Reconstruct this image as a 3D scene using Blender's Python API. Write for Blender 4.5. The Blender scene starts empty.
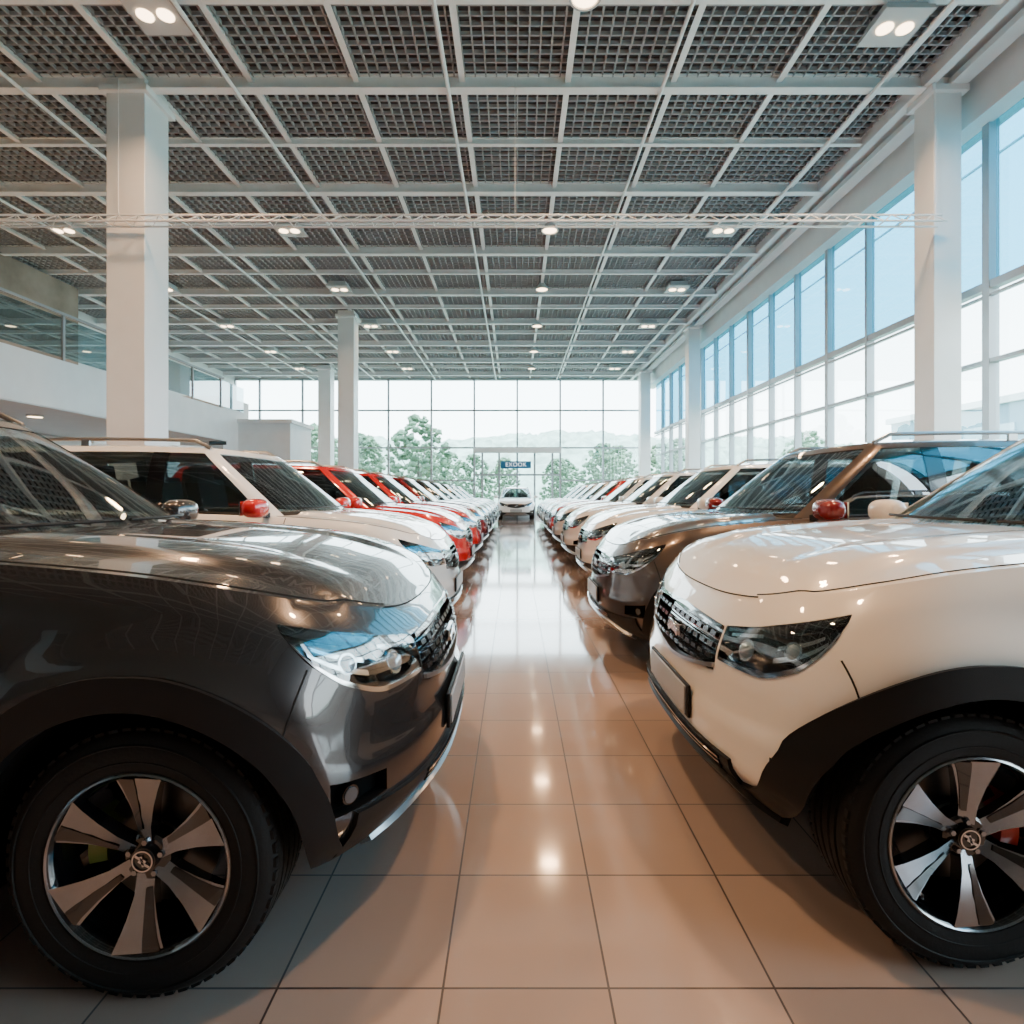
import bpy, bmesh, math, random
from mathutils import Vector, Matrix
random.seed(3)
COL = bpy.context.scene.collection
pi = math.pi

# ------------------------------------------------------------------ materials
def newmat(name):
    m = bpy.data.materials.new(name); m.use_nodes = True
    return m, m.node_tree.nodes, m.node_tree.links
def pbr(name, col, rough=.5, metal=0., coat=0., emis=None, estr=0., nscale=0, namt=.1, bump=0., coatr=.03, spec=.5):
    m, N, L = newmat(name); b = N['Principled BSDF']
    b.inputs['Base Color'].default_value = (*col, 1)
    b.inputs['Roughness'].default_value = rough
    b.inputs['Metallic'].default_value = metal
    b.inputs['Coat Weight'].default_value = coat
    b.inputs['Coat Roughness'].default_value = coatr
    b.inputs['Specular IOR Level'].default_value = spec
    if emis:
        b.inputs['Emission Color'].default_value = (*emis, 1)
        b.inputs['Emission Strength'].default_value = estr
    if nscale:
        tc = N.new('ShaderNodeTexCoord'); n = N.new('ShaderNodeTexNoise'); n.inputs['Scale'].default_value = nscale
        n.inputs['Detail'].default_value = 4
        L.new(tc.outputs['Object'], n.inputs['Vector'])
        cr = N.new('ShaderNodeValToRGB')
        cr.color_ramp.elements[0].position = .3; cr.color_ramp.elements[1].position = .7
        cr.color_ramp.elements[0].color = (*[c*(1-namt) for c in col], 1)
        cr.color_ramp.elements[1].color = (*[min(1, c*(1+namt)) for c in col], 1)
        L.new(n.outputs['Fac'], cr.inputs['Fac']); L.new(cr.outputs['Color'], b.inputs['Base Color'])
        if bump:
            bp = N.new('ShaderNodeBump'); bp.inputs['Strength'].default_value = bump; bp.inputs['Distance'].default_value = .01
            L.new(n.outputs['Fac'], bp.inputs['Height']); L.new(bp.outputs['Normal'], b.inputs['Normal'])
    return m
def glass(name, tint, refl=.06, rough=.0, edge=.6):
    m, N, L = newmat(name)
    N.remove(N['Principled BSDF']); out = N['Material Output']
    tr = N.new('ShaderNodeBsdfTransparent'); tr.inputs['Color'].default_value = (*tint, 1)
    gl = N.new('ShaderNodeBsdfGlossy'); gl.inputs['Roughness'].default_value = rough
    gl.inputs['Color'].default_value = (1, 1, 1, 1)
    lw = N.new('ShaderNodeLayerWeight'); lw.inputs['Blend'].default_value = .25
    mr = N.new('ShaderNodeMapRange'); mr.inputs['To Min'].default_value = refl; mr.inputs['To Max'].default_value = edge
    L.new(lw.outputs['Facing'], mr.inputs['Value'])
    mx = N.new('ShaderNodeMixShader')
    L.new(mr.outputs['Result'], mx.inputs['Fac']); L.new(tr.outputs[0], mx.inputs[1]); L.new(gl.outputs[0], mx.inputs[2])
    L.new(mx.outputs[0], out.inputs['Surface'])
    return m

def paint(name, col, metal=.0, rough=.3):
    m = pbr(name, col, rough, metal, coat=1., coatr=.015)
    return m
P_TMPL = paint('paint_base', (.3, .3, .3))
P = dict(
    graphite=paint('paint_graphite', (.060, .055, .055), .75, .25),
    white=paint('paint_white', (.84, .83, .80)),
    cream=paint('paint_pearl_white', (.84, .79, .72)),
    brown=paint('paint_brown', (.13, .10, .085), .75, .28),
    red=paint('paint_red', (.60, .010, .010), .1, .25),
    darkred=paint('paint_dark_red', (.22, .008, .010), .2, .25),
    blue=paint('paint_steel_blue', (.04, .07, .10), .6, .28),
    black=paint('paint_black', (.010, .011, .013), .2, .25),
    silver=paint('paint_silver', (.45, .46, .47), .8, .3),
)
M_BLK = pbr('black_plastic', (.006, .006, .0065), .5, nscale=400, namt=.15, bump=.1, spec=.25)
M_WELL = pbr('wheel_well_black', (.002, .002, .002), .9, spec=.1)
M_GLOSSBLK = pbr('gloss_black', (.004, .004, .005), .12, coat=1.)
M_CHROME = pbr('chrome', (.75, .76, .78), .12, 1.)
M_STUD = pbr('dark_chrome', (.16, .165, .17), .25, 1.)
M_SATIN = pbr('satin_silver', (.42, .43, .44), .32, 1.)
M_MACH = pbr('machined_alloy', (.34, .36, .39), .20, 1., nscale=60, namt=.04)
M_RUB = pbr('tire_rubber', (.005, .005, .005), .7, nscale=120, namt=.2, bump=.1, spec=.3)
M_DISC = pbr('brake_steel', (.12, .12, .12), .35, 1.)
M_RED = pbr('caliper_red', (.6, .02, .01), .35, coat=.5)
M_LIME = pbr('caliper_lime', (.16, .22, .03), .35, coat=.5)
M_GLASS = glass('car_window_glass', (.66, .72, .73), .06, edge=.5)
M_LENS = glass('lamp_lens', (.93, .96, .97), .05, edge=.28)
M_BULB = pbr('lamp_projector', (.55, .65, .72), .05, .6, coat=1)
M_FOG = pbr('fog_lamp_glass', (.08, .09, .10), .08, .3, coat=1)
M_SEAT = pbr('seat_fabric', (.03, .03, .032), .8, nscale=200, namt=.2)
M_PLATE = pbr('plate_white', (.35, .36, .37), .4)
M_TAIL = pbr('tail_lamp_red', (.5, .01, .01), .1, coat=1)
M_GAP = pbr('panel_gap', (.003, .003, .003), .8)

# ------------------------------------------------------------------ mesh builder
class MB:
    def __init__(s): s.v = []; s.f = []; s.m = []
    def add(s, vs, fs, m=0):
        o = len(s.v); s.v += [tuple(p) for p in vs]
        for f in fs: s.f.append(tuple(i+o for i in f)); s.m.append(m)
    def box(s, c, d, m=0, rz=0., rx=0., ry=0.):
        R = Matrix.Rotation(rz, 3, 'Z') @ Matrix.Rotation(ry, 3, 'Y') @ Matrix.Rotation(rx, 3, 'X')
        vs = []
        for k in (-.5, .5):
            for j in (-.5, .5):
                for i in (-.5, .5):
                    vs.append(Vector(c) + R @ Vector((i*d[0], j*d[1], k*d[2])))
        s.add(vs, [(0, 2, 3, 1), (4, 5, 7, 6), (0, 1, 5, 4), (2, 6, 7, 3), (0, 4, 6, 2), (1, 3, 7, 5)], m)
    def bar(s, a, b, w, h, m=0):
        a = Vector(a); b = Vector(b); d = (b-a).normalized()
        up = Vector((0, 0, 1)) if abs(d.z) < .9 else Vector((0, 1, 0))
        x = d.cross(up).normalized(); y = x.cross(d)
        vs = []
        for p in (a, b):
            for i, j in ((-1, -1), (1, -1), (1, 1), (-1, 1)): vs.append(p+x*i*w/2+y*j*h/2)
        s.add(vs, [(0, 1, 2, 3), (7, 6, 5, 4), (0, 4, 5, 1), (1, 5, 6, 2), (2, 6, 7, 3), (3, 7, 4, 0)], m)
    def cyl(s, a, b, r, m=0, n=16, r2=None):
        a = Vector(a); b = Vector(b); d = (b-a).normalized(); r2 = r if r2 is None else r2
        up = Vector((0, 0, 1)) if abs(d.z) < .9 else Vector((0, 1, 0))
        x = d.cross(up).normalized(); y = x.cross(d); vs = []
        for p, rr in ((a, r), (b, r2)):
            for i in range(n):
                t = 2*pi*i/n; vs.append(p+(x*math.cos(t)+y*math.sin(t))*rr)
        fs = [(i, (i+1) % n, n+(i+1) % n, n+i) for i in range(n)]
        fs += [tuple(range(n))[::-1], tuple(range(n, 2*n))]
        s.add(vs, fs, m)
    def tube(s, pts, r, m=0, n=6):
        pts = [Vector(p) for p in pts]; vs = []; k = len(pts)
        for i, p in enumerate(pts):
            d = (pts[min(i+1, k-1)]-pts[max(i-1, 0)]).normalized()
            up = Vector((0, 0, 1)) if abs(d.z) < .9 else Vector((0, 1, 0))
            x = d.cross(up).normalized(); y = x.cross(d)
            for j in range(n):
                t = 2*pi*j/n; vs.append(p+(x*math.cos(t)+y*math.sin(t))*r)
        fs = []
        for i in range(k-1):
            for j in range(n): fs.append((i*n+j, i*n+(j+1) % n, (i+1)*n+(j+1) % n, (i+1)*n+j))
        fs += [tuple(range(n))[::-1], tuple(range((k-1)*n, k*n))]
        s.add(vs, fs, m)
    def patch(s, fn, nu, nv, off, th, m=0):
        top = []; bot = []
        for j in range(nv+1):
            for i in range(nu+1):
                p, n = fn(i/nu, j/nv); top.append(p+n*off); bot.append(p+n*(off-th))
        o = len(top); vs = top+bot; fs = []
        I = lambda i, j: j*(nu+1)+i
        for j in range(nv):
            for i in range(nu):
                q = (I(i, j), I(i+1, j), I(i+1, j+1), I(i, j+1))
                fs.append(q); fs.append(tuple(a+o for a in q)[::-1])
        edge = [I(i, 0) for i in range(nu)]+[I(nu, j) for j in range(nv)]+[I(i, nv) for i in range(nu, 0, -1)]+[I(0, j) for j in range(nv, 0, -1)]
        for k in range(len(edge)):
            a, b = edge[k], edge[(k+1) % len(edge)]; fs.append((b, a, a+o, b+o))
        s.add(vs, fs, m)
    def lathe(s, prof, m=0, n=64, ax='Y'):
        vs = []; k = len(prof)
        for i in range(n):
            t = 2*pi*i/n
            for r, y in prof:
                if ax == 'Y': vs.append((r*math.cos(t), y, r*math.sin(t)))
                else: vs.append((r*math.cos(t), r*math.sin(t), y))
        fs = []
        for i in range(n):
            for j in range(k-1):
                fs.append((i*k+j, i*k+j+1, ((i+1) % n)*k+j+1, ((i+1) % n)*k+j))
        s.add(vs, fs, m)
    def sphere(s, c, r, m=0, nu=20, nv=12, sc=(1, 1, 1), pw=1.):
        vs = []; fs = []
        sp = lambda a: math.copysign(abs(a)**pw, a)
        for j in range(nv+1):
            ph = -pi/2+pi*j/nv
            for i in range(nu):
                t = 2*pi*i/nu
                vs.append((c[0]+r*sc[0]*sp(math.cos(ph))*sp(math.cos(t)), c[1]+r*sc[1]*sp(math.cos(ph))*sp(math.sin(t)), c[2]+r*sc[2]*sp(math.sin(ph))))
        for j in range(nv):
            for i in range(nu): fs.append((j*nu+i, j*nu+(i+1) % nu, (j+1)*nu+(i+1) % nu, (j+1)*nu+i))
        s.add(vs, fs, m)
    def obj(s, name, mats, parent=None, loc=(0, 0, 0), rot=(0, 0, 0), angle=35, merge=0., bevel=0.):
        me = bpy.data.meshes.new(name); me.from_pydata(s.v, [], s.f)
        for mt in (mats if isinstance(mats, (list, tuple)) else [mats]): me.materials.append(mt)
        me.polygons.foreach_set('material_index', s.m)
        bm = bmesh.new(); bm.from_mesh(me)
        if merge: bmesh.ops.remove_doubles(bm, verts=bm.verts, dist=merge)
        bmesh.ops.recalc_face_normals(bm, faces=bm.faces)
        bm.to_mesh(me); bm.free()
        me.polygons.foreach_set('use_smooth', [True]*len(me.polygons))
        me.set_sharp_from_angle(angle=math.radians(angle))
        o = bpy.data.objects.new(name, me); COL.objects.link(o)
        o.location = loc; o.rotation_euler = rot
        if parent: o.parent = parent
        if bevel:
            b = o.modifiers.new('bevel', 'BEVEL'); b.width = bevel; b.segments = 2; b.limit_method = 'ANGLE'
        return o
def empty(name, loc=(0, 0, 0), rot=(0, 0, 0), parent=None):
    o = bpy.data.objects.new(name, None); o.empty_display_size = .2; COL.objects.link(o)
    o.location = loc; o.rotation_euler = rot
    if parent: o.parent = parent
    return o
def tag(o, label, cat, group=None):
    o['label'] = label; o['category'] = cat
    if group: o['group'] = group
def struct(o): o['kind'] = 'structure'; return o

def pchip(pairs):
    xs = [a for a, b in pairs]; ys = [b for a, b in pairs]; n = len(xs)
    h = [xs[i+1]-xs[i] for i in range(n-1)]; d = [(ys[i+1]-ys[i])/h[i] for i in range(n-1)]
    m = [d[0]]+[0 if d[i-1]*d[i] <= 0 else 2*d[i-1]*d[i]/(d[i-1]+d[i]) for i in range(1, n-1)]+[d[-1]]
    def f(x):
        if x <= xs[0]: return ys[0]
        if x >= xs[-1]: return ys[-1]
        i = 0
        while x > xs[i+1]: i += 1
        t = (x-xs[i])/h[i]; t2 = t*t; t3 = t2*t
        return (2*t3-3*t2+1)*ys[i]+(t3-2*t2+t)*h[i]*m[i]+(-2*t3+3*t2)*ys[i+1]+(t3-t2)*h[i]*m[i+1]
    return f
def ss(a, b, x):
    t = (x-a)/(b-a); t = max(0, min(1, t)); return t*t*(3-2*t)
lerp = lambda a, b, t: a+(b-a)*t

# ------------------------------------------------------------------ car surfaces
AX_R = -2.67; WR = .33
class Surf:
    def P(s, a, t): return Vector(s.pt(a, t))
    def PN(s, a, t):
        e = .004
        p = s.P(a, t); du = s.P(a+e, t)-s.P(a-e, t)
        t0, t1 = t-e, t+e
        if t < 1 <= t1: t1 = t
        dv = s.P(a, t1)-s.P(a, t0)
        n = du.cross(dv)
        if n.length < 1e-12: n = Vector((0, 0, 1))
        n.normalize()
        c = Vector((max(-2.9, min(0.0, p.x)), 0, s.cz))
        if n.dot(p-c) < 0: n = -n
        return p, n
    def arc(s, N, t=.5):
        K = 1200; pts = [s.P(3*i/K, t) for i in range(K+1)]; cum = [0]
        for i in range(K): cum.append(cum[-1]+(pts[i+1]-pts[i]).length)
        out = []; j = 0
        for k in range(N+1):
            tgt = cum[-1]*k/N
            while j < K-1 and cum[j+1] < tgt: j += 1
            fr = 0 if cum[j+1] == cum[j] else (tgt-cum[j])/(cum[j+1]-cum[j])
            out.append(3*(j+fr)/K)
        out[0] = 0; out[-1] = 3
        return out
    def sx(s, x, t):
        xa, Ln, xb, Lr = s.ends(t)
        if x > xa: return math.acos(min(1, ((x-xa)/Ln))**(1/s.k))/(pi/2)
        if x < xb: return 2+math.asin(min(1, ((xb-x)/Lr))**(1/s.k))/(pi/2)
        return 1+(xa-x)/(xa-xb)
    def contour(s, a, t, W):
        xa, Ln, xb, Lr = s.ends(t)
        if a <= 1:
            th = a*pi/2; return xa+Ln*max(0, math.cos(th))**s.k, W*math.sin(th)**s.k
        if a <= 2: return lerp(xa, xb, a-1), W
        th = (a-2)*pi/2; return xb-Lr*math.sin(th)**s.k, W*max(0, math.cos(th))**s.k

class Body(Surf):
    k = .74; cz = .6; zb = .24
    def __init__(s, oh):
        s.oh = oh; q = oh/.7
        s.fx = pchip([(0, -.13), (.1, -.05), (.25, -.0), (.42, -.0), (.5, -.015), (.75, -.03), (.9, -.065), (1, -.13)])
        s.fr = pchip([(0, .08), (.1, .02), (.4, .0), (.7, .05), (1, .10)])
        s.fw = pchip([(0, .82), (.08, .865), (.3, .875), (.5, .888), (.7, .893), (.82, .885), (.92, .862), (1, .82)])
        s.zs = pchip([(-3.6, 1.08), (-2.67, 1.12), (-1.5, 1.09), (-.6, 1.06), (-.3, 1.04), (0, 1.01), (.22*q, .972), (.38*q, .925), (.50*q, .875), (.60*q, .825), (.75*q, .795)])
        s.cr = pchip([(-1.15, 0.0), (-.75, .03), (0, .035), (.3*q, .025), (.5*q, .008), (.6*q, 0)])
        s.Ln = .60*q
    def ends(s, t):
        Xf = s.oh+s.fx(t); Xr = -3.47+s.fr(t)
        return Xf-s.Ln, s.Ln, Xr+.45, .45
    def pt(s, a, t):
        sg = -1 if a < 0 else 1; a = abs(a)
        if a > 3: a = 6-a; sg = -sg
        tt = max(0, min(1, t)); x, y = s.contour(a, tt, s.fw(tt))
        z = s.zb+(s.zs(x)-s.zb)*tt
        d = min(math.hypot(x, z-WR), math.hypot(x-AX_R, z-WR))
        y += .036*ss(.60, .47, d)*(1-ss(.88, 1, tt))*ss(.45, .75, y)
        y -= .018*ss(-.35, -.6, x)*ss(-2.35, -2.1, x)*math.exp(-((z-.52)/.09)**2)
        if t > 1:
            r = t-1; xa, Ln, xb, Lr = s.ends(1)
            if a <= 1: xt = lerp(xa+Ln-.03, xa, a)
            elif a <= 2: xt = x
            else: xt = lerp(xb, xb-Lr+.03, a-2)
            x = lerp(x, xt, r); y = y*(1-r)
            z = s.zs(x)+s.cr(x)*(1-(1-r)**2.2)
            z += .018*ss(.65, .59, y)*ss(s.oh-.13, s.oh-.33, x)*ss(-1.15, -.85, x)
            z -= .014*ss(.40, .33, y)*ss(s.oh-.2, s.oh-.45, x)*ss(-1.15, -.85, x)
        elif t < 0:
            r = -t; xa, Ln, xb, Lr = s.ends(0)
            if a <= 1: xt = lerp(xa+Ln-.03, xa, a)
            elif a <= 2: xt = x
            else: xt = lerp(xb, xb-Lr+.03, a-2)
            x = lerp(x, xt, r); y = y*(1-r); z = s.zb
        return (x, sg*y, z)
    def side(s, x, z):
        t = (z-s.zb)/(s.zs(x)-s.zb); t = max(0, min(.999, t)); return s.sx(x, t), t
    def front_t(s, a, z):
        t = .5
        for _ in range(6):
            x = s.P(a, t).x; t = max(0.0, min(.999, (z-s.zb)/(s.zs(x)-s.zb)))
        return t
    def FN(s, a, z): return s.PN(a, s.front_t(a, z))
    def SN(s, x, z, sg=1):
        a, t = s.side(x, z); return s.PN(a*sg, t)

class Cabin(Surf):
    k = .72; cz = 1.1
    def __init__(s, long_hood):
        s.lh = long_hood; s.H = .56 if long_hood else .58
        if long_hood: s.fx = pchip([(0, -.54), (.5, -1.00), (1, -1.47)])
        else: s.fx = pchip([(0, -.31), (.5, -.67), (1, -1.06)])
        s.fr = pchip([(0, -3.40), (.5, -3.30), (1, -3.10)])
        s.fw = pchip([(0, .815), (.5, .755), (.82, .70), (.94, .665), (1, .625)])
    def ends(s, t):
        Ln = lerp(.38, .24, t); return s.fx(t)-Ln, Ln, s.fr(t)+.3, .3
    def pt(s, a, t):
        sg = -1 if a < 0 else 1; a = abs(a)
        if a > 3: a = 6-a; sg = -sg
        tt = max(0, min(1, t)); x, y = s.contour(a, tt, s.fw(tt))
        z = .99+s.H*tt+.025*tt*(1-((x+2.1)/1.15)**2)
        if t > 1:
            r = t-1; xa, Ln, xb, Lr = s.ends(1); xf = xa+Ln
            if a <= 1: xt = lerp(xa+Ln-.04, xa, a)
            elif a <= 2: xt = x
            else: xt = lerp(xb, xb-Lr+.04, a-2)
            x = lerp(x, xt, r); y = y*(1-r)
            z = .99+s.H+.025*(1-((x+2.1)/1.15)**2)+.05*(1-(1-r)**2)*ss(xf, xf-.55, x)*ss(-3.15, -2.6, x)
        return (x, sg*y, z)

def boolean_cut(o, cutters):
    for c in cutters:
        md = o.modifiers.new('cut', 'BOOLEAN'); md.operation = 'DIFFERENCE'; md.object = c; md.solver = 'EXACT'
    dg = bpy.context.evaluated_depsgraph_get(); dg.update()
    me = bpy.data.meshes.new_from_object(o.evaluated_get(dg))
    o.modifiers.clear(); old = o.data; o.data = me; bpy.data.meshes.remove(old)
    for c in cutters:
        m2 = c.data; bpy.data.objects.remove(c); bpy.data.meshes.remove(m2)
    me.polygons.foreach_set('use_smooth', [True]*len(me.polygons))
    me.set_sharp_from_angle(angle=math.radians(30))

# ------------------------------------------------------------------ wheel
def build_wheel_parts(parent, caliper):
    R = WR
    b = MB()
    prof = [(.218, .09), (.228, .106), (.250, .112), (.285, .111), (.308, .103), (.322, .088), (.3285, .074)]
    for y0 in (.05, .018, -.018, -.05):
        prof += [(.330, y0+.006), (.322, y0+.004), (.322, y0-.004), (.330, y0-.006)]
    prof += [(.3285, -.074), (.322, -.088), (.308, -.103), (.285, -.111), (.250, -.112), (.228, -.106), (.218, -.09), (.218, .09)]
    b.lathe(prof, 0, 72)
    for i in range(60):
        t = 2*pi*i/60
        for sg in (-1, 1):
            c = Vector((.3225*math.cos(t), sg*.079, .3225*math.sin(t)))
            b.box(c, (.010, .022, .022), 0, ry=-t)
    for rr in (.250, .290):
        b.lathe([(rr, -.111), (rr+.002, -.1135), (rr+.004, -.1135), (rr+.006, -.110)], 0, 72)
    b.obj('tire', M_RUB, parent, angle=40)
    b = MB()
    b.lathe([(.222, -.095), (.226, -.106), (.220, -.109), (.214, -.104), (.205, -.085), (.198, -.03), (.198, .09), (.220, .09)], 1, 64)
    b.lathe([(.224, -.1075), (.220, -.1098), (.217, -.107), (.215, -.104)], 0, 64)
    for i in range(6):
        t0 = 2*pi*i/6+pi/2
        rows = [(.036, .018, -.070), (.085, .020, -.078), (.14, .033, -.088), (.185, .048, -.097), (.215, .060, -.102)]
        def pos(r, off, y):
            return (r*math.cos(t0)-off*math.sin(t0), y, r*math.sin(t0)+off*math.cos(t0))
        vs = []
        for back in (0, 1):
            for r, hw, y in rows:
                for sd in (-1, 1):
                    lx = math.sqrt(max(1e-6, r*r-hw*hw*.6))
                    vs.append(pos(lx, sd*hw*(1 if not back else .8), y+(.038 if back else 0)+(0 if back else .006*sd)))
        n = len(rows)*2; fr = []; sdf = []
        for k in range(len(rows)-1):
            a = 2*k; fr.append((a, a+1, a+3, a+2)); sdf.append((n+a, n+a+2, n+a+3, n+a+1))
            sdf += [(a, a+2, n+a+2, n+a), (a+1, n+a+1, n+a+3, a+3)]
        b.add(vs, fr, 0); b.add(vs, sdf, 1)
        vs = []
        for r, o0, o1, y in ((.07, .004, .017, -.0775), (.14, .006, .029, -.0900), (.185, .008, .042, -.0990), (.208, .010, .052, -.1030)):
            vs += [pos(r, o0, y), pos(r, o1, y+.004)]
        b.add(vs, [(0, 1, 3, 2), (2, 3, 5, 4), (4, 5, 7, 6)], 1)
    b.lathe([(.0001, -.07), (.050, -.072), (.058, -.066), (.062, -.03)], 1, 40)
    for i in range(5):
        t = 2*pi*i/5+.3; c = Vector((.041*math.cos(t), -.068, .041*math.sin(t)))
        b.cyl(c, c+Vector((0, -.012, 0)), .007, 0, 6)
    b.obj('rim', [M_MACH, M_GLOSSBLK], parent, angle=30)
    b = MB()
    b.cyl((0, -.06, 0), (0, -.083, 0), .030, 0, 32)
    b.lathe([(.0225, -.083), (.0225, -.0865), (.026, -.0865), (.026, -.083)], 1, 32)
    b.box((-.004, -.085, .006), (.030, .004, .006), 1, ry=.5)
    b.box((.004, -.085, -.006), (.030, .004, .006), 1, ry=.5)
    b.box((0, -.085, 0), (.006, .004, .026), 1, ry=-.25)
    b.obj('hub_cap', [M_GLOSSBLK, M_CHROME], parent)
    b = MB(); b.cyl((0, -.005, 0), (0, .02, 0), .15, 0, 48); b.cyl((0, -.03, 0), (0, .06, 0), .07, 0, 24)
    b.obj('brake_disc', M_DISC, parent)
    b = MB(); vs = []; fs = []; K = 14
    a0 = pi-.55 if caliper == M_LIME else -.25
    for i in range(K+1):
        t = a0+.75*i/K
        for r, y in ((.115, -.045), (.162, -.045), (.172, -.030), (.172, .03), (.11, .03)): vs.append((r*math.cos(t), y, r*math.sin(t)))
    for i in range(K):
        for j in range(5): fs.append((i*5+j, i*5+(j+1) % 5, (i+1)*5+(j+1) % 5, (i+1)*5+j))
    fs += [(0, 1, 2, 3, 4), tuple(K*5+j for j in range(5))[::-1]]
    b.add(vs, fs); b.obj('brake_caliper', caliper, parent)

# ------------------------------------------------------------------ car
def build_car(oh, caliper, long_hood):
    B = Body(oh); C = Cabin(long_hood)
    XB = -1.84 if long_hood else -1.48
    XC = -2.54 if long_hood else -2.40
    XM = -1.02 if long_hood else -.66
    root = empty('car')
    S = B.arc(165)
    cols = [-a for a in S[1:-1]][::-1]+S
    T = [-1, -.6, -.25]+[0, .03, .07]+[.12+.04*i for i in range(20)]+[.91, .94, .97, 1]+[1+.02, 1.05, 1.09, 1.14, 1.2, 1.24, 1.28, 1.32, 1.36, 1.42, 1.48, 1.54, 1.6, 1.66, 1.74, 1.85, 2]
    mb = MB(); nc = len(cols); vs = [B.P(a, t) for t in T for a in cols]; fs = []; blk = []
    for j in range(len(T)-1):
        for i in range(nc):
            i2 = (i+1) % nc; q = (j*nc+i, j*nc+i2, (j+1)*nc+i2, (j+1)*nc+i)
            c = (vs[q[0]]+vs[q[2]])/2
            if (T[j] > 1.04 and c.x < C.fx(.15)-.35 and c.x > -3.2) or T[j] < 0: blk.append(q)
            else: fs.append(q)
    mb.v = [tuple(v) for v in vs]; mb.f = fs+blk; mb.m = [0]*len(fs)+[1]*len(blk)
    body = mb.obj('body', [P_TMPL, M_WELL], root, merge=.0008, angle=30)
    cut = []
    for xw in (0, AX_R):
        for sg in (1, -1):
            c = MB(); c.cyl((xw, sg*.52, WR+.005), (xw, sg*1.2, WR+.005), .390, 1, 64)
            cut.append(c.obj('cutter', [P_TMPL, M_WELL]))
    q = oh/.7
    small = oh < .6
    A1 = .69 if small else .745; A0 = .225 if small else .25; GW = .21 if small else .235
    def ztop(a):
        x = B.P(a, .97).x; return min(B.zs(x)-.035, lerp(.775, .895, (a-A0)/(A1-A0)))
    zlo = pchip([(0, .665), (.36, .668), (.66, .715), (.84, .775), (.93, .82), (1, .875)])
    def lampreg(sg, e0=0., e1=1., f0=0., f1=1.):
        def fn(u, v):
            e = lerp(e0, e1, u); a = lerp(A0, A1, e); v = lerp(f0, f1, v)
            hi = ztop(a); lo = min(zlo(e), hi-.012)
            p, n = B.FN(a, lerp(lo, hi, v))
            if sg < 0: p = Vector((p.x, -p.y, p.z)); n = Vector((n.x, -n.y, n.z))
            return p, n
        return fn
    def fr(a0, a1, z0, z1, e=0):
        def fn(u, v):
            a = lerp(a0, a1, u); z = lerp(z0(a) if callable(z0) else z0, z1(a) if callable(z1) else z1, v)
            p, n = B.FN(abs(a), z)
            if a < 0: p = Vector((p.x, -p.y, p.z)); n = Vector((n.x, -n.y, n.z))
            return p, n
        return fn
    for sg in (1, -1):
        c = MB(); c.patch(lampreg(sg), 24, 6, .06, .12, 1); cut.append(c.obj('cutter', [P_TMPL, M_WELL]))
    GZ0 = lambda a: .575+.06*abs(a)/GW; GZ1 = lambda a: .777-.01*abs(a)/GW
    c = MB(); c.patch(fr(-GW-.006, GW+.006, GZ0, GZ1), 40, 6, .06, .11, 1); cut.append(c.obj('cutter', [P_TMPL, M_WELL]))
    for sg in (1, -1):
        c = MB(); c.patch(fr(sg*.48, sg*.66, .405, lambda a: .465+.03*(abs(a)-.48)/.18), 10, 4, .06, .10, 1); cut.append(c.obj('cutter', [P_TMPL, M_WELL]))
    boolean_cut(body, cut)
    for sg in (1, -1):
        b = MB()
        b.patch(lampreg(sg), 24, 6, .003, .004, 0)
        hl = b.obj('headlight', M_LENS, root); hl['label'] = 'clear headlight with dark chrome internals'
        b = MB()
        b.patch(lampreg(sg, .0, 1, .0, 1), 20, 6, -.050, .004, 0)
        b.patch(lampreg(sg, .02, .97, .86, .97), 20, 2, -.004, .03, 0)
        b.patch(lampreg(sg, .38, .42, .1, .9), 3, 6, -.006, .035, 0)
        b.obj('lamp_housing', M_GLOSSBLK, hl)
        for (e0, e1, f0, f1, of, th) in ((.02, .96, .0, .09, .0045, .02), (.46, .86, .30, .40, -.020, .014), (.46, .82, .55, .64, -.026, .014), (.05, .35, .76, .84, -.010, .024)):
            b = MB(); b.patch(lampreg(sg, e0, e1, f0, f1), 20, 2, of, th, 0)
            b.obj('light_bar', M_CHROME, hl)
        for e, rr in ((.20, .036), (.60, .030)):
            p, n = lampreg(sg)(e, .48); b = MB()
            b.cyl(p-n*.05, p-n*.022, rr*.9, 1, 24, rr)
            b.sphere(p-n*.028, rr*.8, 0, 20, 12)
            b.obj('projector_lens', [M_BULB, M_CHROME], hl)
        b = MB()
        p, n = fr(sg*.48, sg*.66, .405, .48)(.62, .5)
        b.cyl(p-n*.035, p-n*.012, .025, 1, 20); b.cyl(p-n*.012, p-n*.009, .020, 2, 20)
        b.obj('fog_lamp', [M_BLK, M_GLOSSBLK, M_FOG], root)
    b = MB()
    b.patch(fr(-GW, GW, lambda a: GZ0(a), lambda a: GZ1(a)), 30, 6, -.040, .004, 0)
    rows = [.628, .664, .700, .736]
    for k, z in enumerate(rows):
        b.patch(fr(-GW, GW, z-.006, z+.006), 40, 2, .000, .03, 0)
        st = GW/6.1
        for i in range(-6, 6):
            if i in (-1, 0) and k in (1, 2): continue
            a0 = (i+.18)*st; a1 = (i+.82)*st
            f = lambda a: math.copysign((abs(a)/GW)**1.35*GW, a)
            b.patch(fr(f(a0), f(a1), z-.007, z+.007), 3, 2, .008, .02, 1)
    b.patch(fr(-GW-.004, GW+.004, lambda a: GZ1(a)-.010, lambda a: GZ1(a)+.004), 40, 2, .010, .03, 2)
    b.patch(fr(-GW-.004, GW+.004, lambda a: GZ0(a)-.004, lambda a: GZ0(a)+.010), 40, 2, .010, .03, 3)
    b.obj('grille', [M_GLOSSBLK, M_STUD, M_GLOSSBLK, M_SATIN], root)
    p, n = B.FN(0, .682)
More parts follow.
